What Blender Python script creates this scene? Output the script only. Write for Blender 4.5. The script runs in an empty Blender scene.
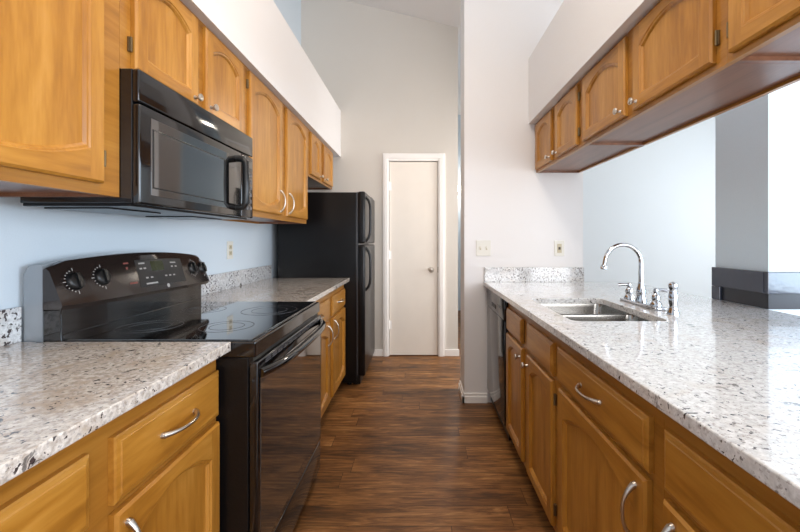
import bpy, bmesh, math, random
from mathutils import Vector, Matrix
random.seed(7)
S = bpy.context.scene
C = S.collection

# ------------------------------------------------------------------ camera, world, lights, exposure
cam_d = bpy.data.cameras.new('camera'); cam = bpy.data.objects.new('camera', cam_d); C.objects.link(cam)
cam.location = (0, 0, 1.23); cam.rotation_euler = (math.pi/2, 0, 0)
cam_d.sensor_width = 36; cam_d.lens = 378/800*36
cam_d.shift_x = -19.5/800; cam_d.shift_y = -26/800; cam_d.clip_start = 0.02
S.camera = cam

w = bpy.data.worlds.new('world'); S.world = w; w.use_nodes = True
w.node_tree.nodes['Background'].inputs[0].default_value = (0.75, 0.87, 1.0, 1)
w.node_tree.nodes['Background'].inputs[1].default_value = 1.0

def area(name, loc, target, sx, sy, power, col):
    d = bpy.data.lights.new(name, 'AREA'); d.shape = 'RECTANGLE'; d.size = sx; d.size_y = sy
    d.energy = power; d.color = col
    o = bpy.data.objects.new(name, d); C.objects.link(o); o.location = loc
    v = Vector(target) - Vector(loc)
    o.rotation_euler = v.to_track_quat('-Z', 'Y').to_euler()
    return o
COOL = (0.66, 0.83, 1.0); WARM = (1.0, 0.88, 0.74); NEUT = (1.0, 0.96, 0.92)
area('window_light_living', (4.50, -0.30, 1.45), (0, -0.30, 1.45), 2.6, 1.7, 165, COOL)
area('window_light_dining', (4.50, 2.92, 1.45), (0, 2.92, 1.45), 1.3, 1.7, 62, (0.93, 0.97, 1.0))
area('window_light_rear', (2.2, -2.25, 1.5), (2.1, 0, 1.5), 3.0, 1.7, 122, (0.95, 0.97, 1.0))
area('kitchen_ceiling_light', (0.10, 0.8, 3.30), (-0.35, 1.3, 0.6), 0.5, 1.2, 35, WARM)
area('hall_light', (0.48, 3.70, 2.34), (-0.8, 1.45, 1.6), 0.20, 0.07, 5, WARM)
area('hall_daylight', (1.25, 3.60, 1.35), (0, 3.75, 1.0), 0.7, 1.9, 17, (1.0, 0.96, 0.92))

vs = S.view_settings
vs.view_transform = 'Standard'; vs.look = 'None'; vs.gamma = 1; vs.use_curve_mapping = False
vs.exposure = 0.0

# ------------------------------------------------------------------ materials
def srgb(r, g, b):
    f = lambda c: (c/255/12.92) if c/255 <= 0.04045 else ((c/255+0.055)/1.055)**2.4
    return (f(r), f(g), f(b), 1)

def mat(name, col, rough=0.5, metal=0.0, coat=0.0, spec=0.5, bump=None, ior=1.5):
    m = bpy.data.materials.new(name); m.use_nodes = True
    nt = m.node_tree; b = nt.nodes['Principled BSDF']
    b.inputs['Roughness'].default_value = rough; b.inputs['Metallic'].default_value = metal
    b.inputs['Coat Weight'].default_value = coat; b.inputs['Coat Roughness'].default_value = 0.05
    b.inputs['Specular IOR Level'].default_value = spec; b.inputs['IOR'].default_value = ior
    # a faint mottling keeps every surface procedural rather than flat
    tc = nt.nodes.new('ShaderNodeTexCoord'); n = nt.nodes.new('ShaderNodeTexNoise')
    n.inputs['Scale'].default_value = bump[0] if bump else 6; n.inputs['Detail'].default_value = 3
    nt.links.new(tc.outputs['Object'], n.inputs['Vector'])
    mx = nt.nodes.new('ShaderNodeMix'); mx.data_type = 'RGBA'
    mx.inputs[6].default_value = tuple(c*0.96 for c in col[:3]) + (1,)
    mx.inputs[7].default_value = tuple(min(1, c*1.04) for c in col[:3]) + (1,)
    nt.links.new(n.outputs['Fac'], mx.inputs[0]); nt.links.new(mx.outputs[2], b.inputs['Base Color'])
    if bump:
        bp = nt.nodes.new('ShaderNodeBump'); bp.inputs['Strength'].default_value = bump[1]; bp.inputs['Distance'].default_value = 0.002
        nt.links.new(n.outputs['Fac'], bp.inputs['Height']); nt.links.new(bp.outputs['Normal'], b.inputs['Normal'])
    return m

def ramp(nt, stops):
    r = nt.nodes.new('ShaderNodeValToRGB'); e = r.color_ramp.elements
    e[0].position, e[0].color = stops[0]; e[1].position, e[1].color = stops[-1]
    for p, c in stops[1:-1]:
        x = e.new(p); x.color = c
    return r

def wood(name, scale, stops, rough=0.34):
    m = bpy.data.materials.new(name); m.use_nodes = True
    nt = m.node_tree; b = nt.nodes['Principled BSDF']; L = nt.links.new
    tc = nt.nodes.new('ShaderNodeTexCoord'); oi = nt.nodes.new('ShaderNodeObjectInfo')
    ml = nt.nodes.new('ShaderNodeMath'); ml.operation = 'MULTIPLY'; ml.inputs[1].default_value = 37
    L(oi.outputs['Random'], ml.inputs[0])
    ad = nt.nodes.new('ShaderNodeVectorMath'); ad.operation = 'ADD'
    L(tc.outputs['Object'], ad.inputs[0]); L(ml.outputs[0], ad.inputs[1])
    mp = nt.nodes.new('ShaderNodeMapping'); mp.inputs['Scale'].default_value = scale
    L(ad.outputs[0], mp.inputs['Vector'])
    n1 = nt.nodes.new('ShaderNodeTexNoise'); n1.inputs['Scale'].default_value = 1.0; n1.inputs['Detail'].default_value = 5
    n1.inputs['Distortion'].default_value = 0.6; L(mp.outputs[0], n1.inputs['Vector'])
    mp2 = nt.nodes.new('ShaderNodeMapping'); mp2.inputs['Scale'].default_value = tuple(s*6 for s in scale)
    L(ad.outputs[0], mp2.inputs['Vector'])
    n2 = nt.nodes.new('ShaderNodeTexNoise'); n2.inputs['Scale'].default_value = 1.0; n2.inputs['Detail'].default_value = 3
    L(mp2.outputs[0], n2.inputs['Vector'])
    mx = nt.nodes.new('ShaderNodeMix'); mx.inputs[0].default_value = 0.3
    L(n1.outputs['Fac'], mx.inputs[2]); L(n2.outputs['Fac'], mx.inputs[3])
    r = ramp(nt, stops); L(mx.outputs[0], r.inputs[0]); L(r.outputs[0], b.inputs['Base Color'])
    b.inputs['Roughness'].default_value = rough; b.inputs['Coat Weight'].default_value = 0.12; b.inputs['Coat Roughness'].default_value = 0.2
    return m

OAK = [(0.26, srgb(134, 84, 26)), (0.45, srgb(168, 112, 38)), (0.58, srgb(184, 128, 50)), (0.76, srgb(200, 146, 72))]
M = {}
M['oak_v'] = wood('honey_wood_upright', (14, 14, 1.8), OAK)
M['oak_h'] = wood('honey_wood_lengthwise', (14, 1.8, 14), OAK)
M['oak_dark'] = wood('honey_wood_frame', (22, 1.6, 22), [(0.3, srgb(134, 86, 28)), (0.5, srgb(160, 106, 38)), (0.75, srgb(178, 126, 54))])
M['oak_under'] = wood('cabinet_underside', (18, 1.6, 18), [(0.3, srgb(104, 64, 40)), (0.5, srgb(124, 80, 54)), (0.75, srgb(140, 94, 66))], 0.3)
M['inside'] = mat('cabinet_inside', srgb(90, 55, 25), 0.6)
M['toe'] = mat('toe_kick', srgb(35, 24, 16), 0.7)
M['black'] = mat('black_enamel', srgb(16, 15, 16), 0.10, coat=0.4)
M['black_tex'] = mat('black_textured_enamel', srgb(15, 14, 15), 0.28, spec=0.3, bump=(180, 0.25))
M['black_glass'] = mat('black_glass', srgb(8, 8, 9), 0.03, coat=0.6, spec=0.8, ior=2.0)
M['black_soft'] = mat('black_plastic', srgb(14, 14, 15), 0.35)
M['panel_dark'] = mat('dark_control_panel', srgb(38, 30, 27), 0.2, coat=0.3)
M['grey_metal'] = mat('grey_sheet_metal', srgb(150, 156, 162), 0.35, metal=0.3)
M['keypad'] = mat('keypad_film', srgb(26, 25, 26), 0.3)
M['ring'] = mat('burner_ring', srgb(74, 74, 78), 0.2)
M['print'] = mat('white_print', srgb(165, 163, 160), 0.5)
M['printred'] = mat('red_print', srgb(130, 70, 62), 0.5)
M['lcd'] = mat('display_glass', srgb(48, 50, 22), 0.15)
M['chrome'] = mat('chrome', srgb(190, 192, 196), 0.07, metal=1)
M['nickel'] = mat('satin_nickel', srgb(200, 192, 182), 0.32, metal=1)
M['steel'] = mat('brushed_steel', srgb(160, 156, 150), 0.22, metal=1)
M['brass_dark'] = mat('antique_hinge', srgb(120, 102, 74), 0.35, metal=0.8)
M['wall_white'] = mat('white_paint', srgb(232, 229, 228), 0.7, bump=(220, 0.12))
M['wall_blue'] = mat('pale_blue_grey_paint', srgb(204, 214, 222), 0.7, bump=(220, 0.12))
M['wall_end'] = mat('warm_lit_wall_paint', srgb(214, 208, 200), 0.7, bump=(220, 0.12))  # the blue-grey wall paint with the warm light tinted into its colour
M['wall_pale'] = mat('very_pale_blue_paint', srgb(222, 227, 230), 0.7, bump=(220, 0.12))
M['wall_accent'] = mat('blue_grey_paint', srgb(212, 227, 236), 0.7, bump=(220, 0.12))
M['ceil'] = mat('ceiling_paint', srgb(226, 222, 220), 0.8, bump=(160, 0.3))
M['trim'] = mat('white_gloss_trim', srgb(246, 243, 240), 0.35)
M['door'] = mat('door_paint', srgb(242, 234, 224), 0.45)
M['plate'] = mat('ivory_plate', srgb(220, 216, 206), 0.4)
M['plate_slot'] = mat('ivory_toggle', srgb(190, 178, 150), 0.45)
M['slot'] = mat('outlet_slot', srgb(70, 58, 48), 0.6)
M['slate'] = mat('black_slate', srgb(58, 64, 78), 0.12, coat=0.6, bump=(40, 0.3))
M['slate_in'] = mat('black_slate_recess', srgb(42, 43, 50), 0.3)

def granite(name, lo, hi, tint, fleck=0.632):
    m = bpy.data.materials.new(name); m.use_nodes = True
    nt = m.node_tree; b = nt.nodes['Principled BSDF']; L = nt.links.new
    tc = nt.nodes.new('ShaderNodeTexCoord'); geo = tc.outputs['Object']
    def noise(sc, det, dist=0.0, rough=0.5):
        n = nt.nodes.new('ShaderNodeTexNoise'); n.inputs['Scale'].default_value = sc; n.inputs['Detail'].default_value = det
        n.inputs['Distortion'].default_value = dist; n.inputs['Roughness'].default_value = rough; L(geo, n.inputs['Vector']); return n.outputs['Fac']
    def mixc(f, a, c):
        x = nt.nodes.new('ShaderNodeMix'); x.data_type = 'RGBA'; L(f, x.inputs[0])
        for k, v in ((6, a), (7, c)):
            if isinstance(v, tuple): x.inputs[k].default_value = v
            else: L(v, x.inputs[k])
        return x.outputs[2]
    def thr(f, lo, hi):
        r = nt.nodes.new('ShaderNodeMapRange'); r.inputs[1].default_value = lo; r.inputs[2].default_value = hi; L(f, r.inputs[0]); return r.outputs[0]
    def mul(a, c):
        x = nt.nodes.new('ShaderNodeMath'); x.operation = 'MULTIPLY'; L(a, x.inputs[0]); L(c, x.inputs[1]); return x.outputs[0]
    base = mixc(thr(noise(70, 6, 0.3, 0.65), 0.36, 0.62), lo, hi)
    base = mixc(thr(noise(9, 4, 0.8), 0.52, 0.70), base, tint)
    base = mixc(thr(noise(150, 4, 0.2, 0.6), 0.56, 0.66), base, srgb(168, 161, 157))
    zone = thr(noise(7, 3, 0.5), 0.34, 0.52)
    base = mixc(mul(thr(noise(90, 3, 0.3), fleck, fleck+0.02), zone), base, srgb(66, 56, 56))
    base = mixc(mul(thr(noise(30, 5, 0.8), 0.645, 0.665), thr(noise(4, 2), 0.45, 0.58)), base, srgb(44, 38, 40))
    L(base, b.inputs['Base Color'])
    b.inputs['Roughness'].default_value = 0.16; b.inputs['Specular IOR Level'].default_value = 0.6; b.inputs['Coat Weight'].default_value = 0.6; b.inputs['Coat Roughness'].default_value = 0.06
    return m
M['granite'] = granite('speckled_granite', srgb(192, 190, 189), srgb(230, 229, 228), srgb(206, 199, 192), 0.628)
M['granite_fleck'] = granite('dark_flecked_granite', srgb(184, 184, 186), srgb(226, 226, 226), srgb(204, 198, 192), 0.565)
M['granite_reflect_tint'] = granite('speckled_granite_reflect_tint', srgb(170, 156, 144), srgb(228, 220, 211), srgb(190, 172, 154))  # same granite, browned: wood cabinet reflection and warm light painted into the colour

def floor_mat():
    m = bpy.data.materials.new('walnut_plank_floor'); m.use_nodes = True
    nt = m.node_tree; b = nt.nodes['Principled BSDF']; L = nt.links.new
    tc = nt.nodes.new('ShaderNodeTexCoord')
    br = nt.nodes.new('ShaderNodeTexBrick')
    br.inputs['Scale'].default_value = 1; br.inputs['Brick Width'].default_value = 1.1; br.inputs['Row Height'].default_value = 0.125
    br.inputs['Mortar Size'].default_value = 0.0015; br.inputs['Bias'].default_value = 0.0; br.offset = 0.37
    br.inputs['Color1'].default_value = (0.25, 0.25, 0.25, 1); br.inputs['Color2'].default_value = (0.8, 0.8, 0.8, 1); br.inputs['Mortar'].default_value = (0, 0, 0, 1)
    sx = nt.nodes.new('ShaderNodeSeparateXYZ'); L(tc.outputs['Object'], sx.inputs[0])
    dv = nt.nodes.new('ShaderNodeMath'); dv.operation = 'DIVIDE'; dv.inputs[1].default_value = 0.125; L(sx.outputs['Y'], dv.inputs[0])
    fl = nt.nodes.new('ShaderNodeMath'); fl.operation = 'FLOOR'; L(dv.outputs[0], fl.inputs[0])
    wn = nt.nodes.new('ShaderNodeTexWhiteNoise'); wn.noise_dimensions = '1D'; L(fl.outputs[0], wn.inputs['W'])
    sh = nt.nodes.new('ShaderNodeMath'); sh.operation = 'MULTIPLY_ADD'; sh.inputs[1].default_value = 5.0; L(wn.outputs['Value'], sh.inputs[0]); L(sx.outputs['X'], sh.inputs[2])
    cx = nt.nodes.new('ShaderNodeCombineXYZ'); L(sh.outputs[0], cx.inputs[0]); L(sx.outputs['Y'], cx.inputs[1])
    L(cx.outputs[0], br.inputs['Vector'])
    ad = nt.nodes.new('ShaderNodeVectorMath'); ad.operation = 'MULTIPLY_ADD'
    ad.inputs[1].default_value = (7, 0, 5); L(br.outputs['Color'], ad.inputs[0]); L(tc.outputs['Object'], ad.inputs[2])
    mp = nt.nodes.new('ShaderNodeMapping'); mp.inputs['Scale'].default_value = (4.5, 44, 1); L(ad.outputs[0], mp.inputs['Vector'])
    n = nt.nodes.new('ShaderNodeTexNoise'); n.inputs['Scale'].default_value = 1; n.inputs['Detail'].default_value = 7; n.inputs['Distortion'].default_value = 1.0; n.inputs['Roughness'].default_value = 0.68
    L(mp.outputs[0], n.inputs['Vector'])
    mp2 = nt.nodes.new('ShaderNodeMapping'); mp2.inputs['Scale'].default_value = (1.2, 5, 1); L(ad.outputs[0], mp2.inputs['Vector'])
    n2 = nt.nodes.new('ShaderNodeTexNoise'); n2.inputs['Scale'].default_value = 1.4; n2.inputs['Detail'].default_value = 3; L(mp2.outputs[0], n2.inputs['Vector'])
    mx = nt.nodes.new('ShaderNodeMix'); mx.inputs[0].default_value = 0.36; L(n.outputs['Fac'], mx.inputs[2]); L(n2.outputs['Fac'], mx.inputs[3])
    r = ramp(nt, [(0.34, srgb(58, 37, 21)), (0.46, srgb(110, 72, 39)), (0.55, srgb(152, 103, 57)), (0.66, srgb(200, 148, 92))])
    L(mx.outputs[0], r.inputs[0])
    m2 = nt.nodes.new('ShaderNodeMix'); m2.data_type = 'RGBA'; m2.blend_type = 'MULTIPLY'
    L(br.outputs['Fac'], m2.inputs[0]); L(r.outputs[0], m2.inputs[6]); m2.inputs[7].default_value = (0.35, 0.3, 0.28, 1)
    m3 = nt.nodes.new('ShaderNodeMix'); m3.data_type = 'RGBA'; m3.blend_type = 'MULTIPLY'; m3.inputs[0].default_value = 0.35
    L(m2.outputs[2], m3.inputs[6]); L(br.outputs['Color'], m3.inputs[7])
    L(m3.outputs[2], b.inputs['Base Color'])
    b.inputs['Roughness'].default_value = 0.42; b.inputs['Specular IOR Level'].default_value = 0.35
    bp = nt.nodes.new('ShaderNodeBump'); bp.inputs['Strength'].default_value = 0.15; bp.inputs['Distance'].default_value = 0.002
    L(n.outputs['Fac'], bp.inputs['Height']); L(bp.outputs['Normal'], b.inputs['Normal'])
    return m
M['floor'] = floor_mat()
def emis(name, col, st):
    m = bpy.data.materials.new(name); m.use_nodes = True; b = m.node_tree.nodes['Principled BSDF']
    b.inputs['Emission Color'].default_value = col; b.inputs['Emission Strength'].default_value = st; return m
M['lamp'] = emis('lit_glass', (1, 0.85, 0.6, 1), 6)

# ------------------------------------------------------------------ mesh helpers
class MB:
    def __init__(s): s.bm = bmesh.new()
    def box(s, x0, x1, y0, y1, z0, z1, bev=0.0, seg=2):
        r = bmesh.ops.create_cube(s.bm, size=1)
        for v in r['verts']:
            v.co = Vector(((x0+x1)/2 + v.co.x*(x1-x0), (y0+y1)/2 + v.co.y*(y1-y0), (z0+z1)/2 + v.co.z*(z1-z0)))
        if bev:
            ed = list({e for v in r['verts'] for e in v.link_edges})
            bmesh.ops.bevel(s.bm, geom=ed, offset=bev, segments=seg, profile=0.5, affect='EDGES')
        return s
    def ring(s, pts): return [s.bm.verts.new(p) for p in pts]
    def bridge(s, a, b, mi=0):
        n = len(a)
        for i in range(n):
            f = s.bm.faces.new((a[i], a[(i+1) % n], b[(i+1) % n], b[i])); f.material_index = mi
    def face(s, vs_, mi=0):
        f = s.bm.faces.new(vs_); f.material_index = mi; return f
    def tube(s, pts, rad, n=10, flat=None):
        pts = [Vector(p) for p in pts]; N = len(pts)
        if not hasattr(rad, '__len__'): rad = [rad]*N
        prev = None; rings = []
        for i in range(N):
            t = (pts[min(i+1, N-1)] - pts[max(i-1, 0)]).normalized()
            if prev is None:
                a = Vector((0, 0, 1)) if abs(t.z) < 0.9 else Vector((1, 0, 0))
                u = t.cross(a).normalized()
            else:
                u = (prev - t*prev.dot(t)).normalized()
            prev = u; v = t.cross(u)
            rings.append(s.ring([pts[i] + (u*math.cos(2*math.pi*k/n) + v*math.sin(2*math.pi*k/n))*rad[i] for k in range(n)]))
        for a, b in zip(rings, rings[1:]): s.bridge(a, b)
        s.face(rings[0][::-1]); s.face(rings[-1]); return s
    def lathe(s, origin, axis, prof, n=20):
        o = Vector(origin); a = Vector(axis).normalized()
        h = Vector((0, 0, 1)) if abs(a.z) < 0.9 else Vector((1, 0, 0))
        u = a.cross(h).normalized(); v = a.cross(u); rings = []
        for r, d in prof:
            rings.append(s.ring([o + a*d + (u*math.cos(2*math.pi*k/n) + v*math.sin(2*math.pi*k/n))*max(r, 1e-4) for k in range(n)]))
        for p, q in zip(rings, rings[1:]): s.bridge(p, q)
        s.face(rings[0][::-1]); s.face(rings[-1]); return s
    def annulus(s, c, r0, r1, n=48, h=0.0004):
        c = Vector(c); P = lambda r, k, z: c + Vector((math.cos(2*math.pi*k/n)*r, math.sin(2*math.pi*k/n)*r, z))
        a = s.ring([P(r0, k, 0) for k in range(n)]); b = s.ring([P(r1, k, 0) for k in range(n)])
        c2 = s.ring([P(r1, k, h) for k in range(n)]); d = s.ring([P(r0, k, h) for k in range(n)])
        s.bridge(a, b); s.bridge(b, c2); s.bridge(c2, d); s.bridge(d, a); return s
    def build(s, name, mats, parent=None, smooth=None):
        bmesh.ops.recalc_face_normals(s.bm, faces=s.bm.faces)
        off = Vector((0, 0, 0)); p = parent
        if p is not None:
            off = Vector(p['_w'])
        me = bpy.data.meshes.new(name); 
        for v in s.bm.verts: v.co -= off
        s.bm.to_mesh(me); s.bm.free()
        for m in (mats if isinstance(mats, (list, tuple)) else [mats]): me.materials.append(m)
        if smooth is not None:
            for f in me.polygons: f.use_smooth = True
            me.set_sharp_from_angle(angle=math.radians(smooth))
        o = bpy.data.objects.new(name, me); C.objects.link(o)
        if parent is not None: o.parent = parent
        o['_w'] = tuple(off)
        return o

def thing(name, label, cat, loc, group=None):
    o = bpy.data.objects.new(name, None); C.objects.link(o); o.location = loc; o.empty_display_size = 0.1
    o['label'] = label; o['category'] = cat; o['_w'] = tuple(loc)
    if group: o['group'] = group
    return o
def tag(o, label, cat, group=None):
    o['label'] = label; o['category'] = cat
    if group: o['group'] = group
    return o
def struct(name, mb, m, parent=None, smooth=None):
    o = mb.build(name, m, parent, smooth)
    if parent is None: o['kind'] = 'structure'
    return o

# ------------------------------------------------------------------ the setting
XL = -1.255; YE = 4.01; YS = 2.864; SOF = 2.11; SOFT = 2.60; XR = 4.6; YB = -2.4; YD = 4.6
ceil_z = lambda x: 3.583 - 0.24*x
b = MB(); b.box(XL-0.1, XR+0.1, YB-0.1, 7.1, -0.06, 0); struct('floor', b, M['floor'])
b = MB()
r0 = b.ring([(XL-0.1, YB-0.1, ceil_z(XL-0.1)), (XR+0.1, YB-0.1, ceil_z(XR+0.1)), (XR+0.1, 7.1, ceil_z(XR+0.1)), (XL-0.1, 7.1, ceil_z(XL-0.1))])
r1 = b.ring([v.co + Vector((0, 0, 0.08)) for v in r0]); b.bridge(r0, r1); b.face(r0); b.face(r1); struct('ceiling', b, M['ceil'])

def wall_poly(name, pts, axis, d0, d1, m):
    """polygon in the wall's own plane, given thickness along axis"""
    b = MB()
    if axis == 'y': a = b.ring([(p, d0, q) for p, q in pts]); c = b.ring([(p, d1, q) for p, q in pts])
    else: a = b.ring([(d0, p, q) for p, q in pts]); c = b.ring([(d1, p, q) for p, q in pts])
    b.bridge(a, c); b.face(a); b.face(c)
    return struct(name, b, m)
wall_poly('wall_left', [(YB, 0), (YE, 0), (YE, ceil_z(XL)), (YB, ceil_z(XL))], 'x', XL-0.1, XL, M['wall_blue'])
# end wall with the door opening cut out of it
DX0, DX1, DZ = -0.325, 0.200, 2.068
wall_poly('wall_end', [(XL, 0), (DX0, 0), (DX0, DZ), (DX1, DZ), (DX1, 0), (0.408, 0), (0.408, ceil_z(0.408)), (XL, ceil_z(XL))], 'y', YE, YE+0.12, M['wall_end'])
wall_poly('wall_closet', [(DX0-0.3, 0), (DX1+0.2, 0), (DX1+0.2, 2.4), (DX0-0.3, 2.4)], 'y', YE+0.16, YE+0.2, M['wall_blue'])
wall_poly('wall_stub', [(0.34, 0), (1.239, 0), (1.239, ceil_z(1.239)), (0.34, ceil_z(0.34))], 'y', YS, YS+0.26, M['wall_white'])
wall_poly('wall_hall', [(0.2, 0), (1.3, 0), (1.3, ceil_z(1.3)), (0.2, ceil_z(0.2))], 'y', 6.6, 6.7, M['wall_blue'])
wall_poly('wall_hall_left', [(YE+0.2, 0), (6.6, 0), (6.6, 3.4), (YE+0.2, 3.4)], 'x', 0.2, 0.3, M['wall_blue'])
wall_poly('wall_dining', [(1.3, 0), (XR, 0), (XR, ceil_z(XR)), (1.3, ceil_z(1.3))], 'y', YD, YD+0.1, M['wall_pale'])
wall_poly('wall_hall_right', [(YD+0.1, 0), (6.6, 0), (6.6, ceil_z(1.4)), (YD+0.1, ceil_z(1.4))], 'x', 1.3, 1.4, M['wall_blue'])
wall_poly('wall_divider', [(1.597, 0), (XR, 0), (XR, ceil_z(XR)), (1.597, ceil_z(1.597))], 'y', 1.73, 2.04, M['wall_accent'])
wall_poly('wall_rear', [(XL, 0), (XR, 0), (XR, ceil_z(XR)), (XL, ceil_z(XL))], 'y', YB-0.1, YB, M['wall_white'])
def wall_with_window(name, y0, y1, wy0, wy1, wz0, wz1):
    b = MB(); zt = ceil_z(XR)
    b.box(XR, XR+0.1, y0, wy0, 0, zt); b.box(XR, XR+0.1, wy1, y1, 0, zt)
    b.box(XR, XR+0.1, wy0, wy1, 0, wz0); b.box(XR, XR+0.1, wy0, wy1, wz1, zt)
    struct(name, b, M['wall_white'])
wall_with_window('wall_right', YB, 2.0, -1.6, 1.0, 0.6, 2.3)
wall_with_window('wall_right_dining', 2.0, YD, 2.25, 3.60, 0.6, 2.3)
for i, (a0, a1) in enumerate(((-1.6, 1.0), (2.25, 3.60))):
    b = MB()
    for (p, q, r, s_) in ((a0, a0+0.05, 0.6, 2.3), (a1-0.05, a1, 0.6, 2.3), (a0, a1, 0.6, 0.65), (a0, a1, 2.25, 2.3), ((a0+a1)/2-0.03, (a0+a1)/2+0.03, 0.6, 2.3)):
        b.box(XR+0.02, XR+0.08, p, q, r, s_)
    struct('window_%d' % (i+1), b, M['trim'])
# soffits over the wall cabinets
b = MB(); b.box(XL, -0.836, YB, YE, SOF, SOFT); struct('soffit_left', b, M['wall_white'])
b = MB(); b.box(0.826, 1.239, 0.10, YS, SOF, SOFT); struct('soffit_right', b, M['wall_white'])
# low wall behind the peninsula cabinets
b = MB(); b.box(1.15, 1.27, 0.0, YS, 0, 0.884); struct('wall_peninsula', b, M['wall_white'])
# baseboards
def base_profile(b, x0, x1, y0, y1):
    b.box(x0, x1, y0, y1, 0, 0.058, 0.002); 
b = MB(); b.box(-0.455, -0.389, YE-0.014, YE, 0, 0.072, 0.004); b.box(-1.25, -0.455, YE-0.014, YE, 0, 0.072, 0.004); struct('baseboard_end_left', b, M['trim'])
b = MB(); b.box(0.272, 0.42, YE-0.014, YE, 0, 0.072, 0.004); struct('baseboard_end_right', b, M['trim'])
b = MB()
b.box(0.323, 0.512, YS-0.017, YS, 0, 0.050, 0.002); b.box(0.328, 0.512, YS-0.011, YS, 0.0, 0.073, 0.004)
b.box(0.323, 0.340, YS-0.017, YS+0.26, 0, 0.050, 0.002); b.box(0.329, 0.340, YS-0.011, YS+0.26, 0.0, 0.073, 0.004)
struct('baseboard_stub', b, M['trim'])
# door at the end of the galley
b = MB()
b.box(-0.389, -0.322, YE-0.018, YE+0.10, 0, 2.147, 0.004); b.box(0.197, 0.270, YE-0.018, YE+0.10, 0, 2.147, 0.004)
b.box(-0.3215, 0.1965, YE-0.0175, YE+0.10, 2.066, 2.1465, 0.004)
b.box(-0.372, -0.336, YE-0.024, YE-0.016, 0, 2.0915, 0.003); b.box(0.211, 0.253, YE-0.024, YE-0.016, 0, 2.0915, 0.003); b.box(-0.372, 0.253, YE-0.024, YE-0.016, 2.092, 2.13, 0.003)
struct('trim_1', b, M['trim'])
b = MB(); b.box(-0.318, 0.193, YE+0.004, YE+0.04, 0.008, 2.060, 0.003)
door = struct('door_1', b, M['door'])
b = MB(); b.lathe((0.125, YE+0.006, 0.916), (0, -1, 0), [(0.03, 0), (0.03, 0.006), (0.012, 0.010), (0.012, 0.03), (0.024, 0.04), (0.028, 0.052), (0.022, 0.062), (0.006, 0.066)])
o = b.build('door_knob', M['nickel'], door, 40); o['label'] = 'round metal door knob'
for z in (1.80, 1.07, 0.33):
    b = MB(); b.lathe((-0.320, YE-0.002, z-0.045), (0, 0, 1), [(0.008, 0), (0.008, 0.09), (0.005, 0.094)], 10); b.box(-0.318, -0.295, YE+0.001, YE+0.005, z-0.045, z+0.045)
    b.build('hinge', M['trim'], door, 40)
b = MB(); b.box(0.1925, 0.198, YE-0.004, YE+0.02, 0.885, 0.945); b.build('strike_plate', M['brass_dark'], door)
# slate band round the foot of the bright dividing wall
b = MB(); b.box(1.575, 2.6, 1.708, 1.729, 0.985, 1.085, 0.003); b.box(1.575, 1.596, 1.7295, 2.04, 0.985, 1.085, 0.003); b.box(1.575, 1.596, 1.985, 2.04, 0.9145, 0.9845, 0.002)
t = struct('trim_2', b, M['slate'])
b = MB(); b.box(1.588, 2.6, 1.72, 1.729, 0.9145, 0.985); b.box(1.588, 1.596, 1.7295, 1.985, 0.9145, 0.985); b.build('recessed_panel', M['slate_in'], t)

# ------------------------------------------------------------------ cabinet builder
HW = {}
def arch_door(P, u0, u1, v0, v1, parent, top=0.05, bot=0.03, stile=0.048, rail=0.040, t=0.019, K=13):
    """stile-and-rail door with an eyebrow arch at head and foot of the panel; P maps (u, v, w) to world"""
    a0, a1 = u0+stile, u1-stile; c = (a0+a1)/2; h = (a1-a0)/2
    def loop(o):
        pts = []
        for i in range(K):
            s_ = -1 + 2*i/(K-1); u = c + s_*(h-o)
            pts.append((u, v0+rail+bot*(s_*s_) + o))
        for i in range(K):
            s_ = 1 - 2*i/(K-1); u = c + s_*(h-o)
            pts.append((u, v1-rail-top*(s_*s_) - o))
        return pts
    e = 0.006
    b = MB()
    inn = b.ring([P(u, v, t) for u, v in loop(0)])
    st1 = b.ring([P(u, v, t-0.0035) for u, v in loop(0.003)])
    st2 = b.ring([P(u, v, t-0.0045) for u, v in loop(0.007)])
    st3 = b.ring([P(u, v, t-0.0125) for u, v in loop(0.013)])
    b.bridge(inn, st1); b.bridge(st1, st2); b.bridge(st2, st3)
    f0 = [(u0+e, v0+e), (u1-e, v0+e), (u1-e, v1-e), (u0+e, v1-e)]
    fr = b.ring([P(u, v, t) for u, v in f0])
    mb0 = [b.bm.verts.new(P(u, v0+e, t)) for u in (a0, a1)]; mt0 = [b.bm.verts.new(P(u, v1-e, t)) for u in (a1, a0)]
    b.face([fr[0], mb0[0], inn[0], inn[-1], mt0[1], fr[3]]); b.face([mb0[1], fr[1], fr[2], mt0[0], inn[K], inn[K-1]])
    b.face([mb0[0], mb0[1]] + inn[:K][::-1], 1); b.face([mt0[0], mt0[1]] + inn[K:][::-1], 1)
    ou = b.ring([P(u, v, t-0.006) for u, v in ((u0, v0), (u1, v0), (u1, v1), (u0, v1))])
    bk = b.ring([P(u, v, 0.0005) for u, v in ((u0, v0), (u1, v0), (u1, v1), (u0, v1))])
    b.bridge(ou, bk); b.face(bk)
    b.face([ou[0], ou[1], fr[1], mb0[1], mb0[0], fr[0]], 1); b.face([ou[2], ou[3], fr[3], mt0[1], mt0[0], fr[2]], 1)
    b.face([ou[1], ou[2], fr[2], fr[1]]); b.face([ou[3], ou[0], fr[0], fr[3]])
    d = b.build('door', [M['oak_v'], M['oak_h']], parent)
    b = MB()
    p0 = b.ring([P(u, v, t-0.0120) for u, v in loop(0.012)]); p1 = b.ring([P(u, v, 0.003) for u, v in loop(0.012)])
    b.face(p0); b.bridge(p0, p1); b.face(p1)
    b.build('panel', M['oak_v'], d)
    return d
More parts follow.
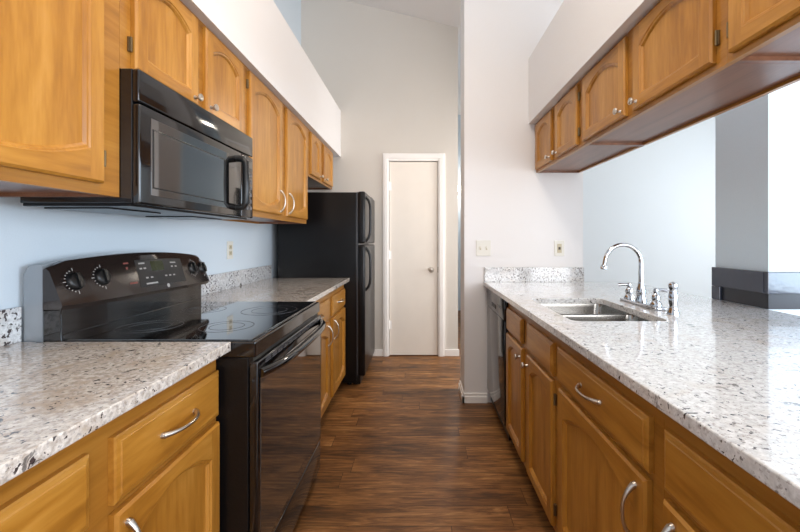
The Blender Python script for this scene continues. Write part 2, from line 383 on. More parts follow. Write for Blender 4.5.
def drawer(P, u0, u1, v0, v1, parent, t=0.019):
    b = MB()
    q = lambda e: ((u0+e, v0+e), (u1-e, v0+e), (u1-e, v1-e), (u0+e, v1-e))
    L = [b.ring([P(u, v, w_) for u, v in q(e)]) for e, w_ in ((0, 0.0005), (0, t-0.007), (0.004, t-0.004), (0.012, t-0.002), (0.014, t))]
    for a, c in zip(L, L[1:]): b.bridge(a, c)
    b.face(L[0]); b.face(L[-1])
    return b.build('drawer_front', M['oak_h'], parent)
def pull(P, cu, cv, vertical, parent, L=0.128, t=0.019):
    """bow pull with flared feet"""
    b = MB(); n = 15; pts = []; rad = []
    for i in range(n):
        s_ = -1 + 2*i/(n-1); a = s_*L/2; w_ = t + 0.004 + 0.026*(1-abs(s_)**2.6)
        pts.append(P(cu, cv+a, w_) if vertical else P(cu+a, cv, w_)); rad.append(0.0042+0.0034*abs(s_)**3)
    b.tube(pts, rad, 10)
    for s_ in (-1, 1):
        o = P(cu, cv+s_*L/2, t-0.001) if vertical else P(cu+s_*L/2, cv, t-0.001); o2 = P(cu, cv+s_*L/2, t+0.01) if vertical else P(cu+s_*L/2, cv, t+0.01)
        b.lathe(o, Vector(o2)-Vector(o), [(0.008, 0), (0.0075, 0.003), (0.0055, 0.008)], 12)
    o = b.build('pull', M['nickel'], parent, 40); return o
def knob(P, cu, cv, parent, t=0.019):
    b = MB(); o = Vector(P(cu, cv, t-0.001)); ax = Vector(P(cu, cv, 1)) - Vector(P(cu, cv, 0))
    b.lathe(o, ax, [(0.008, 0), (0.007, 0.004), (0.005, 0.008), (0.0055, 0.014), (0.012, 0.019), (0.0145, 0.024), (0.013, 0.028), (0.007, 0.0305), (0.001, 0.031)], 18)
    return b.build('knob', M['nickel'], parent, 40)
def hinge(P, u, v, parent, w_=0.0):
    b = MB(); s_ = Vector(P(u, v, 0)); 
    a = P(u-0.006, v-0.022, 0.0); c = P(u+0.006, v+0.022, 0.006)
    b.box(min(a[0], c[0]), max(a[0], c[0]), min(a[1], c[1]), max(a[1], c[1]), min(a[2], c[2]), max(a[2], c[2]), 0.0015)
    o = P(u, v-0.022, 0.008); b.lathe(o, (0, 0, 1), [(0.004, 0), (0.004, 0.044)], 8)
    return b.build('hinge', M['brass_dark'], parent, 40)

def cabinet(name, label, group, side, xf, xb, y0, y1, z0, z1, doors, drawers=(), toe=False, under=False):
    """side +1: faces +x (left run), -1: faces -x. doors: (u0,u1,v0,v1, handle, hinge_side)"""
    P = (lambda u, v, w_: (xf+side*w_, u, v))
    t = thing(name, label, 'cabinet', ((xf+xb)/2, (y0+y1)/2, z0 if not toe else 0), group)
    lo, hi = min(xf-side*0.02, xb), max(xf-side*0.02, xb)
    b = MB(); e = 0.0005
    b.box(lo, hi, y0+e, y0+0.016, z0, z1); b.box(lo, hi, y1-0.016, y1-e, z0, z1)
    zb = z0+0.012 if under else z0
    b.box(lo, hi, y0+0.016, y1-0.016, zb, zb+0.014)
    bx = (xb, xb+side*0.008); b.box(min(bx), max(bx), y0+0.016, y1-0.016, zb+0.014, z1)
    if not toe: b.box(lo, hi, y0+0.016, y1-0.016, z1-0.014, z1)
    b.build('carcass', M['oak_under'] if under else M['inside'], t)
    # face frame: stiles and rails
    b = MB(); fx = (xf-side*0.02, xf); f0, f1 = min(fx), max(fx)
    edges = sorted(doors, key=lambda d: d[0]); us = [y0+e] ; 
    b.box(f0, f1, y0+e, edges[0][0]+0.008, z0, z1); b.box(f0, f1, edges[-1][1]-0.008, y1-e, z0, z1)
    for p, q in zip(edges, edges[1:]): b.box(f0, f1, p[1]-0.008, q[0]+0.008, z0, z1)
    vb = min(d[2] for d in doors); vt = max([d[3] for d in doors] + [d[3] for d in drawers])
    for d in edges:
        s0, s1 = d[0]+0.008, d[1]-0.008
        b.box(f0, f1, s0, s1, z0, vb+0.008); b.box(f0, f1, s0, s1, vt-0.008, z1)
        if drawers: b.box(f0, f1, s0, s1, max(d[3] for d in doors)-0.01, min(d[2] for d in drawers)+0.01)
    if under: b.box(xb-0.0 if side > 0 else xb-0.018, xb+0.018 if side > 0 else xb, y0+0.017, y1-0.017, z0, z0+0.011)
    b.build('face_frame', M['oak_dark'], t)
    if toe:
        b = MB(); tx = (xf-side*0.075, xf-side*0.087); b.box(min(tx), max(tx), y0+e, y1-e, 0.0, z0); b.build('toe_kick', M['toe'], t)
    for (u0, u1, v0, v1, hd, hs) in doors:
        wide = u1-u0
        d = arch_door(P, u0, u1, v0, v1, t, top=min(0.055, wide*0.125), bot=0.045 if wide > 0.42 else 0.006)
        if hd:
            kind, hu, hv = hd
            if kind == 'k': knob(P, hu, hv, d)
            else: pull(P, hu, hv, True, d)
        if hs is not None:
            hu = u0-0.008 if hs < 0 else u1+0.008
            for hv in (v0+0.07, v1-0.07): hinge(P, hu, hv, d)
    for (u0, u1, v0, v1, hp) in drawers:
        d = drawer(P, u0, u1, v0, v1, t)
        if hp: pull(P, (u0+u1)/2, (v0+v1)/2+0.003, False, d)
    return t

# ---- left wall cabinets (face at x=-0.878)
UF, UB = -0.878, XL+0.001
UG = 'honey wood wall cabinets over the range side'; RG = 'honey wood wall cabinets over the peninsula'
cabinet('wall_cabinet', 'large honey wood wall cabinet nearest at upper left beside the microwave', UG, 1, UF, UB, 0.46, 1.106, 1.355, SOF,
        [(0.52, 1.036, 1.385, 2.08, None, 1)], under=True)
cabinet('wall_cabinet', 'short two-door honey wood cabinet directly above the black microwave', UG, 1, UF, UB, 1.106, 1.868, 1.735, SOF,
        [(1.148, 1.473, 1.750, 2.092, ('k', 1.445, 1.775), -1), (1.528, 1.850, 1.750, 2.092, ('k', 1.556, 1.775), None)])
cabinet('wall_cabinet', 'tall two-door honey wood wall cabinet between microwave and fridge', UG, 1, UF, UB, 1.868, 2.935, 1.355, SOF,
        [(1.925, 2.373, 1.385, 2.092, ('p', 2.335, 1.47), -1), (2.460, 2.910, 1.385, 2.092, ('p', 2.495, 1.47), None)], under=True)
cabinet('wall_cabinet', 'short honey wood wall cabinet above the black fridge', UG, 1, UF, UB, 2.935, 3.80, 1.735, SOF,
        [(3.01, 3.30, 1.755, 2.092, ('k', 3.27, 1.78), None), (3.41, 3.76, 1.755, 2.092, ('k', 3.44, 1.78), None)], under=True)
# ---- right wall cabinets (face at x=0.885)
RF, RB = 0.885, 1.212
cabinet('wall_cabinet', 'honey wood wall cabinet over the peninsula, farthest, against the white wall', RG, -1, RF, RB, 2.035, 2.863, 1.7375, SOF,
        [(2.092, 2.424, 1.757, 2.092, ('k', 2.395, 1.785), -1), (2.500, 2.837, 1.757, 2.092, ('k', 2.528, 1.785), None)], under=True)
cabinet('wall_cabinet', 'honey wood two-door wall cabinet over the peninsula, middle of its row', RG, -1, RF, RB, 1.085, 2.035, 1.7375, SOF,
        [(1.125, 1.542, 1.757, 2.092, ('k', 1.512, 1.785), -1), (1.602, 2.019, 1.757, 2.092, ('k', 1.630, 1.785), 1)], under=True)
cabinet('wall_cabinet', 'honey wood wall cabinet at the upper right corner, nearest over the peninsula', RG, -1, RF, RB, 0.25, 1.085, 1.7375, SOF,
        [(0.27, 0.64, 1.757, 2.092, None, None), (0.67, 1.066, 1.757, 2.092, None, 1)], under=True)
# ---- left base cabinets (frame face x=-0.631)
BF, BB = -0.631, XL+0.02
LG = 'honey wood base cabinets'
cabinet('base_cabinet', 'honey wood base cabinet at lower left under the near granite counter', LG, 1, BF, BB, -0.02, 1.172, 0.09, 0.884,
        [(0.30, 0.708, 0.115, 0.672, ('p', 0.665, 0.57), None), (0.765, 1.163, 0.115, 0.672, ('p', 0.793, 0.575), None)],
        [(0.30, 0.708, 0.692, 0.830, True), (0.765, 1.163, 0.692, 0.830, True)], toe=True)
cabinet('base_cabinet', 'honey wood base cabinet between the range and the fridge', LG, 1, BF, BB, 1.947, 3.155, 0.09, 0.884,
        [(1.975, 2.585, 0.115, 0.672, ('p', 2.54, 0.585), None), (2.68, 3.13, 0.115, 0.672, ('p', 2.72, 0.585), None)],
        [(1.975, 2.585, 0.692, 0.830, True), (2.68, 3.13, 0.692, 0.830, True)], toe=True)
# ---- right base cabinets (frame face x=0.531)
PF, PB = 0.531, 1.148
cabinet('base_cabinet', 'honey wood sink base cabinet with two doors next to the dishwasher', LG, -1, PF, PB, 1.425, 2.255, 0.09, 0.884,
        [(1.472, 1.817, 0.115, 0.682, ('k', 1.795, 0.635), -1), (1.90, 2.24, 0.115, 0.682, ('k', 1.928, 0.635), None)],
        [(1.466, 1.812, 0.702, 0.830, False), (1.915, 2.24, 0.702, 0.830, False)], toe=True)
cabinet('base_cabinet', 'honey wood base cabinet with wide drawer over one door, middle of the peninsula', LG, -1, PF, PB, 0.820, 1.425, 0.09, 0.884,
        [(0.860, 1.403, 0.115, 0.682, ('p', 0.898, 0.585), 1)], [(0.855, 1.417, 0.702, 0.830, True)], toe=True)
cabinet('base_cabinet', 'honey wood base cabinet at the lower right corner, nearest on the peninsula', LG, -1, PF, PB, 0.21, 0.820, 0.09, 0.884,
        [(0.235, 0.801, 0.115, 0.682, ('p', 0.765, 0.585), None)], [(0.235, 0.801, 0.702, 0.830, True)], toe=True)

# ------------------------------------------------------------------ countertops
CT, CB = 0.914, 0.885
def slab(name, outer, hole, parent, m='granite'):
    b = MB(); bm = b.bm
    def edges(pts):
        vs_ = [bm.verts.new((x, y, CT)) for x, y in pts]
        return [bm.edges.new((vs_[i], vs_[(i+1) % len(vs_)])) for i in range(len(vs_))]
    ed = edges(outer) + (edges(hole) if hole else [])
    bmesh.ops.triangle_fill(bm, use_beauty=True, use_dissolve=False, edges=ed)
    r = bmesh.ops.extrude_face_region(bm, geom=list(bm.faces))
    for v in r['geom']:
        if isinstance(v, bmesh.types.BMVert): v.co.z = CB
    o = b.build(name, M[m], parent)
    md = o.modifiers.new('edge', 'BEVEL'); md.width = 0.003; md.segments = 2; md.limit_method = 'ANGLE'; md.angle_limit = math.radians(50)
    return o
rect = lambda x0, x1, y0, y1: [(x0, y0), (x1, y0), (x1, y1), (x0, y1)]
def rrect(x0, x1, y0, y1, r, n=6):
    pts = []
    for cx, cy, a0 in ((x1-r, y1-r, 0), (x0+r, y1-r, 90), (x0+r, y0+r, 180), (x1-r, y0+r, 270)):
        for k in range(n+1):
            a = math.radians(a0 + 90*k/n); pts.append((cx+r*math.cos(a), cy+r*math.sin(a)))
    return pts
CG = 'granite countertops'
t = thing('countertop', 'speckled granite countertop at lower left, in front of the range', 'countertop', (-0.9, 0.4, CB), CG)
slab('slab', rect(XL+0.001, -0.586, -0.02, 1.176), None, t, 'granite_reflect_tint')
b = MB(); b.box(XL+0.001, -1.237, -0.02, 1.176, CT, 1.022, 0.002); tag(b.build('backsplash', M['granite_fleck']), 'granite backsplash strip at the left edge of the photo behind the near counter', 'backsplash', 'granite backsplashes')
t = thing('countertop', 'speckled granite countertop between the range and the fridge', 'countertop', (-0.9, 2.5, CB), CG)
slab('slab', rect(XL+0.001, -0.584, 1.945, 3.160), None, t, 'granite_reflect_tint')
b = MB(); b.box(XL+0.001, -1.235, 1.945, 3.160, CT, 1.022, 0.002); tag(b.build('backsplash', M['granite_fleck']), 'granite backsplash strip on the blue wall between range and fridge', 'backsplash', 'granite backsplashes')
t = thing('countertop', 'wide pale granite countertop of the peninsula on the right, holding the sink', 'countertop', (1.0, 1.5, CB), CG)
SX0, SX1, SY0, SY1 = 0.598, 0.980, 1.474, 2.048
slab('slab', rect(0.485, 1.586, 0.0, 2.862), rrect(SX0, SX1, SY0, SY1, 0.035), t)
b = MB(); b.box(0.489, 1.239, 2.843, 2.863, CT, 1.024, 0.002); tag(b.build('backsplash', M['granite_fleck']), 'granite backsplash on the white wall at the far end of the peninsula', 'backsplash', 'granite backsplashes')

# ------------------------------------------------------------------ sink
t = thing('sink', 'stainless steel double-bowl sink set under the peninsula granite', 'sink', (0.79, 1.755, CB-0.19))
def bowl(y0, y1):
    b = MB(); x0, x1 = SX0-0.004, SX1+0.004
    L = [b.ring([(x, y, z) for x, y in rrect(x0+o, x1-o, y0+o, y1-o, r)]) for o, r, z in
         ((-0.012, 0.045, CB-0.001), (0.0, 0.034, CB-0.001), (0.002, 0.04, CB-0.02), (0.010, 0.04, CB-0.15), (0.028, 0.05, CB-0.178), (0.06, 0.04, CB-0.183))]
    for a, c in zip(L, L[1:]): b.bridge(a, c)
    b.face(L[-1])
    o = b.build('bowl', M['steel'], t, 50)
    b = MB(); b.lathe(((x0+x1)/2, (y0+y1)/2, CB-0.1835), (0, 0, 1), [(0.042, 0), (0.044, 0.002), (0.036, 0.003), (0.012, 0.0025), (0.008, 0.006)], 24)
    b.build('drain', M['chrome'], o, 40)
bowl(SY0-0.004, 1.742); bowl(1.770, SY1+0.004)
b = MB(); b.box(SX0-0.004, SX1+0.004, 1.741, 1.771, CB-0.03, CB-0.001, 0.004); b.build('divider', M['steel'], t, 40)

# ------------------------------------------------------------------ faucet and sprayer
FX = 1.08
t = thing('faucet', 'chrome gooseneck kitchen faucet with two lever handles behind the sink', 'faucet', (FX, 1.843, CT))
b = MB(); b.box(FX-0.028, FX+0.028, 1.69, 1.99, CT, CT+0.014, 0.006, 3); b.build('base_plate', M['chrome'], t, 40)
b = MB()
b.lathe((FX, 1.843, CT+0.012), (0, 0, 1), [(0.025, 0), (0.026, 0.012), (0.019, 0.03), (0.022, 0.045), (0.021, 0.062), (0.014, 0.085), (0.0125, 0.10)], 20)
pts = [(FX, 1.843, CT+0.10), (FX, 1.843, CT+0.16), (FX, 1.843, CT+0.205)]
R = 0.088
for k in range(1, 15):
    a = math.radians(165*k/14); pts.append((FX-R+R*math.cos(a), 1.843, CT+0.205+R*math.sin(a)))
pts.append((FX-2*R-0.004, 1.843, CT+0.190))
b.tube(pts, [0.0115, 0.0112]+[0.0100]*(len(pts)-2), 14)
b.lathe(pts[-1], (-0.25, 0, -1), [(0.0115, -0.004), (0.0145, 0), (0.0155, 0.014), (0.012, 0.018)], 16)
b.build('spout', M['chrome'], t, 40)
for y, sx, sy in ((1.948, -0.9, 0.25), (1.728, 0.95, 0.1)):
    b = MB(); b.lathe((FX, y, CT+0.012), (0, 0, 1), [(0.024, 0), (0.025, 0.010), (0.016, 0.026), (0.019, 0.040), (0.016, 0.054), (0.009, 0.062), (0.011, 0.070), (0.009, 0.080), (0.002, 0.084)], 18)
    h = b.build('handle', M['chrome'], t, 40)
    b = MB(); b.tube([(FX, y, CT+0.084), (FX+sx*0.028, y+sy*0.028, CT+0.087), (FX+sx*0.054, y+sy*0.054, CT+0.084)], [0.008, 0.0075, 0.0095], 12); b.build('lever', M['chrome'], h, 40)
t = thing('side_sprayer', 'short upright chrome sprayer on the granite beside the faucet', 'sprayer', (FX, 1.61, CT))
b = MB(); b.lathe((FX, 1.61, CT), (0, 0, 1), [(0.024, 0), (0.024, 0.006), (0.018, 0.02), (0.016, 0.03)], 18); b.build('collar', M['chrome'], t, 40)
b = MB(); b.lathe((FX, 1.61, CT+0.028), (0, 0, 1), [(0.014, 0), (0.0165, 0.02), (0.018, 0.05), (0.0155, 0.066), (0.013, 0.075), (0.017, 0.084), (0.019, 0.096), (0.014, 0.106), (0.004, 0.110)], 18); b.build('spray_head', M['chrome'], t, 40)

# ------------------------------------------------------------------ range
RY0, RY1 = 1.180, 1.942; RM = (RY0+RY1)/2
t = thing('range', 'black freestanding electric range with glass cooktop between the two left counters', 'range', (-0.88, RM, 0))
b = MB(); b.box(-1.225, -0.535, RY0, RY1, 0.03, 0.862, 0.003)
for y in (RY0+0.05, RY1-0.05):
    for x in (-1.17, -0.60): b.lathe((x, y, 0), (0, 0, 1), [(0.018, 0), (0.018, 0.03)], 10)
b.build('body', M['black_tex'], t)
b = MB(); b.box(-1.225, -0.512, RY0, RY1, 0.862, 0.912, 0.005, 3); ct = b.build('cooktop', M['black'], t)
b = MB(); b.box(-1.12, -0.530, RY0+0.012, RY1-0.012, 0.9115, 0.9165, 0.0015); b.build('glass_top', M['black_glass'], ct)
for x, y, r in ((-0.67, 1.690, 0.118), (-0.70, 1.375, 0.092), (-0.97, 1.700, 0.092), (-0.98, 1.375, 0.105)):
    b = MB(); b.annulus((x, y, 0.9166), r-0.004, r); b.annulus((x, y, 0.9166), r*0.62, r*0.62+0.0025); b.build('burner_ring', M['ring'], ct)
# back guard: lower riser and bowed control panel
b = MB(); b.box(-1.176, -1.120, RY0, RY1, 0.905, 1.015, 0.003); b.box(-1.14, -1.118, RY0+0.006, RY1-0.006, 0.912, 0.935, 0.004); bg = b.build('back_guard', M['black'], t)
b = MB(); N = 17; rings = []
for i in range(N):
    s_ = -1 + 2*i/(N-1); y = RM + s_*(RY1-RY0)/2; k = 1-s_*s_; cor = max(0, abs(s_)-0.94)/0.06
    zt = 1.152 - 0.005*s_ + 0.027*k - 0.016*cor**2; fx = -1.085 + 0.018*s_ + 0.014*k - 0.012*cor**2; tx = -1.128 + 0.018*s_ + 0.018*k - 0.010*cor
    rings.append(b.ring([(-1.176, y, 1.008), (-1.176, y, zt-0.004), (-1.170, y, zt), (tx-0.012, y, zt), (tx, y, zt-0.010), (fx, y, 1.024), (fx-0.006, y, 1.010)]))
for p, q in zip(rings, rings[1:]): b.bridge(p, q)
b.face(rings[0]); b.face(rings[-1])
cp = b.build('control_panel', M['panel_dark'], t, 35)
b = MB(); rings = []
for i in range(N):
    s_ = -1 + 2*i/(N-1); y = RM + s_*(RY1-RY0)/2; k = 1-s_*s_; zt = 1.147 - 0.005*s_ + 0.027*k
    rings.append(b.ring([(-1.236, y, 0.90), (-1.236, y, zt-0.03), (-1.222, y, zt-0.006), (-1.205, y, zt), (-1.177, y, zt), (-1.177, y, 0.90)]))
for p, q in zip(rings, rings[1:]): b.bridge(p, q)
b.face(rings[0]); b.face(rings[-1]); b.build('back_cover', M['grey_metal'], t, 35)
def pan(y, v):
    """point and normal on the panel face; v 0 bottom .. 1 top"""
    s_ = (y-RM)/((RY1-RY0)/2); k = 1-s_*s_
    zt = 1.152-0.005*s_+0.027*k-0.010; fx = -1.085+0.018*s_+0.014*k; tx = -1.128+0.018*s_+0.018*k
    p = Vector((fx+(tx-fx)*v, y, 1.024+(zt-1.024)*v)); n = Vector((zt-1.024, 0, fx-tx)).normalized()
    return p, n
def decal(b, y0, y1, v0, v1, d=0.0006):
    n_ = max(1, int((y1-y0)/0.02)); prev = None
    for i in range(n_+1):
        y = y0+(y1-y0)*i/n_; q = [pan(y, v0), pan(y, v1)]
        r = b.ring([q[0][0]+q[0][1]*d, q[1][0]+q[1][1]*d, q[1][0]-q[1][1]*0.002, q[0][0]-q[0][1]*0.002])
        if prev: b.bridge(prev, r)
        else: b.face(r)
        prev = r
    b.face(prev)
for y in (1.232, 1.325, 1.812, 1.893):
    p, n = pan(y, 0.56)
    b = MB(); b.lathe(p-n*0.002, n, [(0.030, 0), (0.030, 0.004), (0.027, 0.009), (0.025, 0.011), (0.023, 0.012)], 24)
    kb = b.build('control_knob', M['black_soft'], cp, 40)
    up = Vector((0, 1, 0)).cross(n); up = -up if up.z < 0 else up; b = MB()
    c0 = p+n*0.011; sd = Vector((0, 1, 0))
    a = b.ring([c0+sd*sx*0.0055+up*sz*0.024 for sx, sz in ((-1, -1), (1, -1), (1, 1), (-1, 1))]); c = b.ring([v.co+n*0.006 for v in a]); b.bridge(a, c); b.face(a); b.face(c); b.build('grip', M['black_soft'], kb)
    b = MB()
    for j in range(20):
        an = math.radians(18*j); dv = Vector((0, 1, 0))*math.cos(an)+up*math.sin(an); tv = n.cross(dv)
        L_ = 0.004 if j % 5 else 0.010
        a = b.ring([p+n*0.0006+dv*(0.034+L_*q)+tv*0.0011*s_ for q, s_ in ((0, -1), (0, 1), (1, 1), (1, -1))]); c = b.ring([v.co-n*0.002 for v in a]); b.bridge(a, c); b.face(a); b.face(c)
    b.build('dial_marks', M['print'], cp)
b = MB(); decal(b, 1.470, 1.735, 0.14, 0.88); kp = b.build('keypad', M['keypad'], cp)
b = MB(); decal(b, 1.545, 1.615, 0.55, 0.82, 0.0012); b.build('display', M['lcd'], kp)
for yy, vv, ww in ((1.485, .76, .03), (1.485, .62, .012), (1.505, .62, .012), (1.505, .36, .012), (1.53, .36, .012), (1.61, .36, .012), (1.635, .36, .012), (1.66, .36, .012), (1.66, .74, .035), (1.66, .62, .012), (1.685, .62, .012), (1.5, .2, .06)):
    b = MB(); decal(b, yy, yy+ww, vv, vv+0.04, 0.0012); b.build('key_print', M['print'], kp)
b = MB(); decal(b, 1.418, 1.440, 0.80, 0.84); decal(b, 1.425, 1.432, 0.66, 0.72); b.build('indicator', M['printred'], cp)
b = MB(); decal(b, 1.425, 1.460, 0.27, 0.31); b.build('indicator', M['printred'], cp)
p, n = pan(1.615, 0.09); b = MB(); b.lathe(p-n*0.001, n, [(0.0085, 0), (0.0085, 0.002), (0.007, 0.0025)], 20); b.build('badge', M['print'], cp)
# vent strip, oven door, drawer
b = MB(); b.box(-0.535, -0.522, RY0+0.004, RY1-0.004, 0.832, 0.862)
b.build('vent_strip', M['black_soft'], t)
b = MB(); b.box(-0.534, -0.505, RY0+0.003, RY1-0.003, 0.212, 0.848, 0.005, 3); dr = b.build('oven_door', M['black'], t, 40)
b = MB()
for k in range(3):
    for j in range(12):
        y = RY0+0.06+j*0.0545; b.box(-0.5055, -0.5035, y, y+0.044, 0.8285+k*0.0065, 0.8318+k*0.0065)
b.build('vent_slots', M['ring'], dr)
b = MB(); b.box(-0.507, -0.503, RY0+0.02, RY1-0.02, 0.240, 0.800, 0.0015); b.build('door_glass', M['black_glass'], dr)
b = MB(); pts = []; rad = []
for i in range(17):
    s_ = -1+2*i/16; pts.append((-0.500+0.042*(1-abs(s_)**4), RM+s_*0.372, 0.812)); rad.append(0.0145)
b.tube(pts, rad, 12); b.build('door_handle', M['black'], dr, 40)
b = MB(); b.box(-0.534, -0.508, RY0+0.003, RY1-0.003, 0.062, 0.204, 0.005, 3); b.build('storage_drawer', M['black'], t, 40)

# ------------------------------------------------------------------ microwave
t = thing('microwave', 'black over-the-range microwave mounted under the short wall cabinet', 'microwave', (-1.0, 1.487, 1.333))
MY0, MY1 = 1.108, 1.866
b = MB(); b.box(-1.172, -0.842, MY0, MY1, 1.338, 1.734, 0.003); b.build('body', M['black'], t)
b = MB(); b.box(-1.168, -0.85, MY0+0.004, MY1-0.004, 1.330, 1.339, 0.002); b.box(-1.15, -0.95, MY0+0.05, MY0+0.28, 1.326, 1.331); b.box(-1.15, -0.95, MY1-0.28, MY1-0.05, 1.326, 1.331); b.build('bottom_plate', M['black_tex'], t)
b = MB(); b.box(-0.843, -0.822, MY0, MY1, 1.636, 1.7335, 0.006, 3); b.build('vent_cover', M['black'], t, 40)
b = MB(); b.box(-0.843, -0.820, MY0, 1.742, 1.336, 1.632, 0.007, 3); md = b.build('door', M['black'], t, 40)
b = MB(); b.box(-0.8215, -0.8185, MY0+0.045, 1.625, 1.366, 1.602, 0.001); b.build('door_glass', M['black_glass'], md)
b = MB(); z0, z1, y0, y1 = 1.392, 1.566, 1.165, 1.585
b.box(-0.8195, -0.8170, y0-0.004, y0, z0, z1); b.box(-0.8195, -0.8170, y1, y1+0.004, z0, z1); b.box(-0.8195, -0.8170, y0-0.004, y1+0.004, z0-0.004, z0); b.box(-0.8195, -0.8170, y0-0.004, y1+0.004, z1, z1+0.004)
b.build('window_rim', M['black_soft'], md)
b = MB()
b.tube([(-0.825, 1.692, 1.375), (-0.790, 1.692, 1.378), (-0.778, 1.692, 1.395), (-0.776, 1.692, 1.48), (-0.778, 1.692, 1.575), (-0.790, 1.692, 1.592), (-0.825, 1.692, 1.595)], [0.015]*7, 14)
b.build('handle', M['black_soft'], md, 50)
b = MB(); b.box(-0.843, -0.821, 1.745, MY1, 1.336, 1.632, 0.007, 3); pn = b.build('control_panel', M['panel_dark'], t, 40)
b = MB(); b.box(-0.8215, -0.8200, 1.76, 1.852, 1.575, 1.612); b.build('display', M['black_glass'], pn)
for r in range(6):
    for c in range(3):
        b = MB(); b.box(-0.8215, -0.8195, 1.763+c*0.031, 1.785+c*0.031, 1.535-r*0.032, 1.553-r*0.032, 0.0006); b.build('button', M['ring'], pn)

# ------------------------------------------------------------------ fridge
t = thing('fridge', 'black top-freezer refrigerator beside the far left granite counter', 'refrigerator', (-0.83, 3.52, 0))
FY0, FY1 = 3.175, 3.865
b = MB(); b.box(-1.195, -0.528, FY0, FY1, 0.03, 1.632, 0.006)
for y in (FY0+0.06, FY1-0.06):
    for x in (-1.14, -0.6): b.lathe((x, y, 0), (0, 0, 1), [(0.02, 0), (0.02, 0.03)], 10)
b.build('cabinet', M['black_tex'], t)
for nm, z0, z1, hz0, hz1 in (('freezer_door', 1.200, 1.640, 1.215, 1.60), ('fridge_door', 0.085, 1.186, 0.80, 1.165)):
    b = MB(); b.box(-0.520, -0.457, FY0-0.002, FY1+0.002, z0, z1, 0.016, 4); d = b.build(nm, M['black_tex'], t, 40)
    b = MB(); pts = []; n = 13
    for i in range(n):
        s_ = -1+2*i/(n-1); pts.append((-0.460+0.042*(1-abs(s_)**5), FY0+0.045, (hz0+hz1)/2+s_*(hz1-hz0)/2))
    b.tube(pts, 0.011, 12); b.build('handle', M['black_soft'], d, 50)
b = MB(); b.box(-0.529, -0.519, FY0+0.01, FY1-0.01, 0.09, 1.635); b.build('door_gasket', M['ring'], t)
b = MB(); b.box(-0.56, -0.500, FY0+0.02, FY1-0.02, 0.012, 0.078, 0.003); b.build('kick_grille', M['black_soft'], t)
b = MB(); b.box(-0.56, -0.475, FY1-0.09, FY1-0.02, 1.630, 1.655, 0.004); b.build('hinge_cover', M['black_soft'], t)

# ------------------------------------------------------------------ dishwasher
t = thing('dishwasher', 'black dishwasher under the peninsula counter next to the white wall', 'dishwasher', (0.83, 2.55, 0))
b = MB(); b.box(0.535, 1.12, 2.262, 2.845, 0.03, 0.876); 
for y in (2.32, 2.79):
    for x in (0.6, 1.05): b.lathe((x, y, 0), (0, 0, 1), [(0.016, 0), (0.016, 0.03)], 10)
b.build('tub', M['black_soft'], t)
b = MB(); b.box(0.508, 0.536, 2.266, 2.840, 0.115, 0.742, 0.004); b.build('door', M['black'], t, 40)
b = MB(); b.box(0.505, 0.536, 2.266, 2.840, 0.746, 0.874, 0.004); c = b.build('control_panel', M['black'], t, 40)
b = MB(); b.box(0.503, 0.506, 2.50, 2.64, 0.772, 0.80, 0.001); b.build('latch', M['black_soft'], c)
b = MB()
for k in range(5): b.box(0.5035, 0.506, 2.30+k*0.032, 2.322+k*0.032, 0.80, 0.815)
b.build('buttons', M['ring'], c)
b = MB(); b.box(0.56, 0.575, 2.266, 2.840, 0.0, 0.11); b.build('kick_plate', M['black_soft'], t)

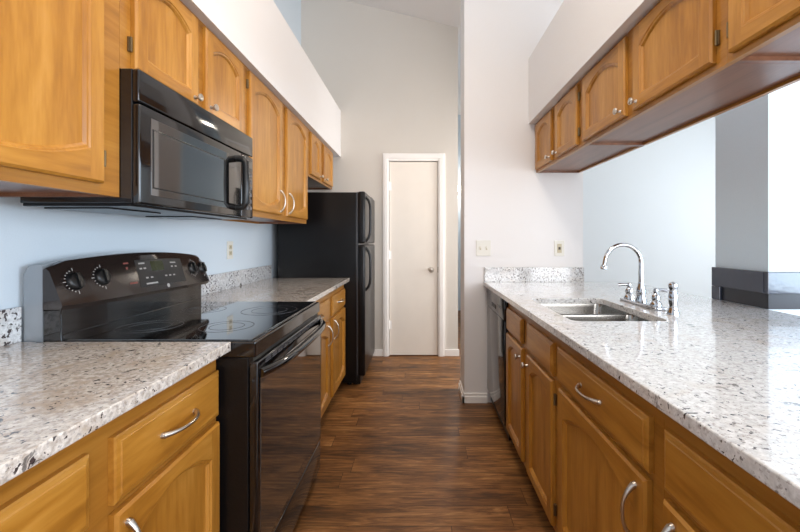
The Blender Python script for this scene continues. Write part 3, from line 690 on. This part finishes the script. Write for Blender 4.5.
# ------------------------------------------------------------------ wall plates
def plate(name, label, cat, P, wid, hgt, kind):
    o = P(0, 0, 0); t = thing(name, label, cat, o)
    def bx(nm, u0, u1, v0, v1, w0, w1, m, par, bev=0.0008):
        a, c = P(u0, v0, w0), P(u1, v1, w1); b = MB()
        b.box(min(a[0], c[0]), max(a[0], c[0]), min(a[1], c[1]), max(a[1], c[1]), min(a[2], c[2]), max(a[2], c[2]), bev); return b.build(nm, m, par)
    pl = bx('cover_plate', -wid/2, wid/2, -hgt/2, hgt/2, 0.0, 0.006, M['plate'], t, 0.002)
    if kind == 'switch2':
        for u in (-0.023, 0.023):
            bx('toggle_slot', u-0.006, u+0.006, -0.013, 0.013, 0.005, 0.0075, M['plate_slot'], t); bx('toggle', u-0.0035, u+0.0035, -0.002, 0.012, 0.007, 0.016, M['plate'], t)
    elif kind == 'outlet':
        for v in (-0.02, 0.02):
            q = bx('socket', -0.017, 0.017, v-0.014, v+0.014, 0.005, 0.008, M['plate_slot'], t)
            for u in (-0.006, 0.006): bx('slot', u-0.0015, u+0.0015, v-0.004, v+0.006, 0.007, 0.0084, M['slot'], q, 0)
    else:
        q = bx('socket', -0.017, 0.017, -0.034, 0.034, 0.005, 0.008, M['plate_slot'], t)
        bx('button', -0.008, 0.008, -0.010, 0.010, 0.007, 0.010, M['slot'], q)
plate('light_switch', 'ivory double light switch on the white wall left of the granite backsplash corner', 'switch', lambda u, v, w_: (0.484+u, YS-w_, 1.168+v), 0.11, 0.117, 'switch2')
plate('outlet', 'ivory outlet with a dark centre on the white wall above the peninsula backsplash', 'outlet', lambda u, v, w_: (1.058+u, YS-w_, 1.167+v), 0.076, 0.117, 'gfci')
plate('outlet', 'ivory outlet on the blue wall beside the range', 'outlet', lambda u, v, w_: (XL+w_, 2.497+u, 1.163+v), 0.075, 0.117, 'outlet')
# lit lamp glimpsed down the hall
t = thing('wall_lamp', 'small lit globe lamp glimpsed through the gap beside the white wall', 'lamp', (0.70, 6.60, 2.05))
b = MB(); b.lathe((0.70, 6.6, 2.10), (0, -1, 0), [(0.05, 0), (0.05, 0.015), (0.012, 0.02), (0.012, 0.06)], 16); b.build('bracket', M['nickel'], t, 40)
b = MB(); b.lathe((0.70, 6.52, 2.06), (0, 0, 1), [(0.02, 0), (0.055, 0.02), (0.07, 0.06), (0.055, 0.10), (0.02, 0.12)], 20); b.build('globe', M['lamp'], t, 60)
pl = bpy.data.lights.new('hall_lamp_glow', 'POINT'); pl.energy = 14; pl.color = (1, 0.93, 0.84); pl.shadow_soft_size = 0.08
po = bpy.data.objects.new('hall_lamp_glow', pl); C.objects.link(po); po.location = (0.78, 6.36, 2.10)

for o in list(bpy.data.objects):
    if '_w' in o: del o['_w']
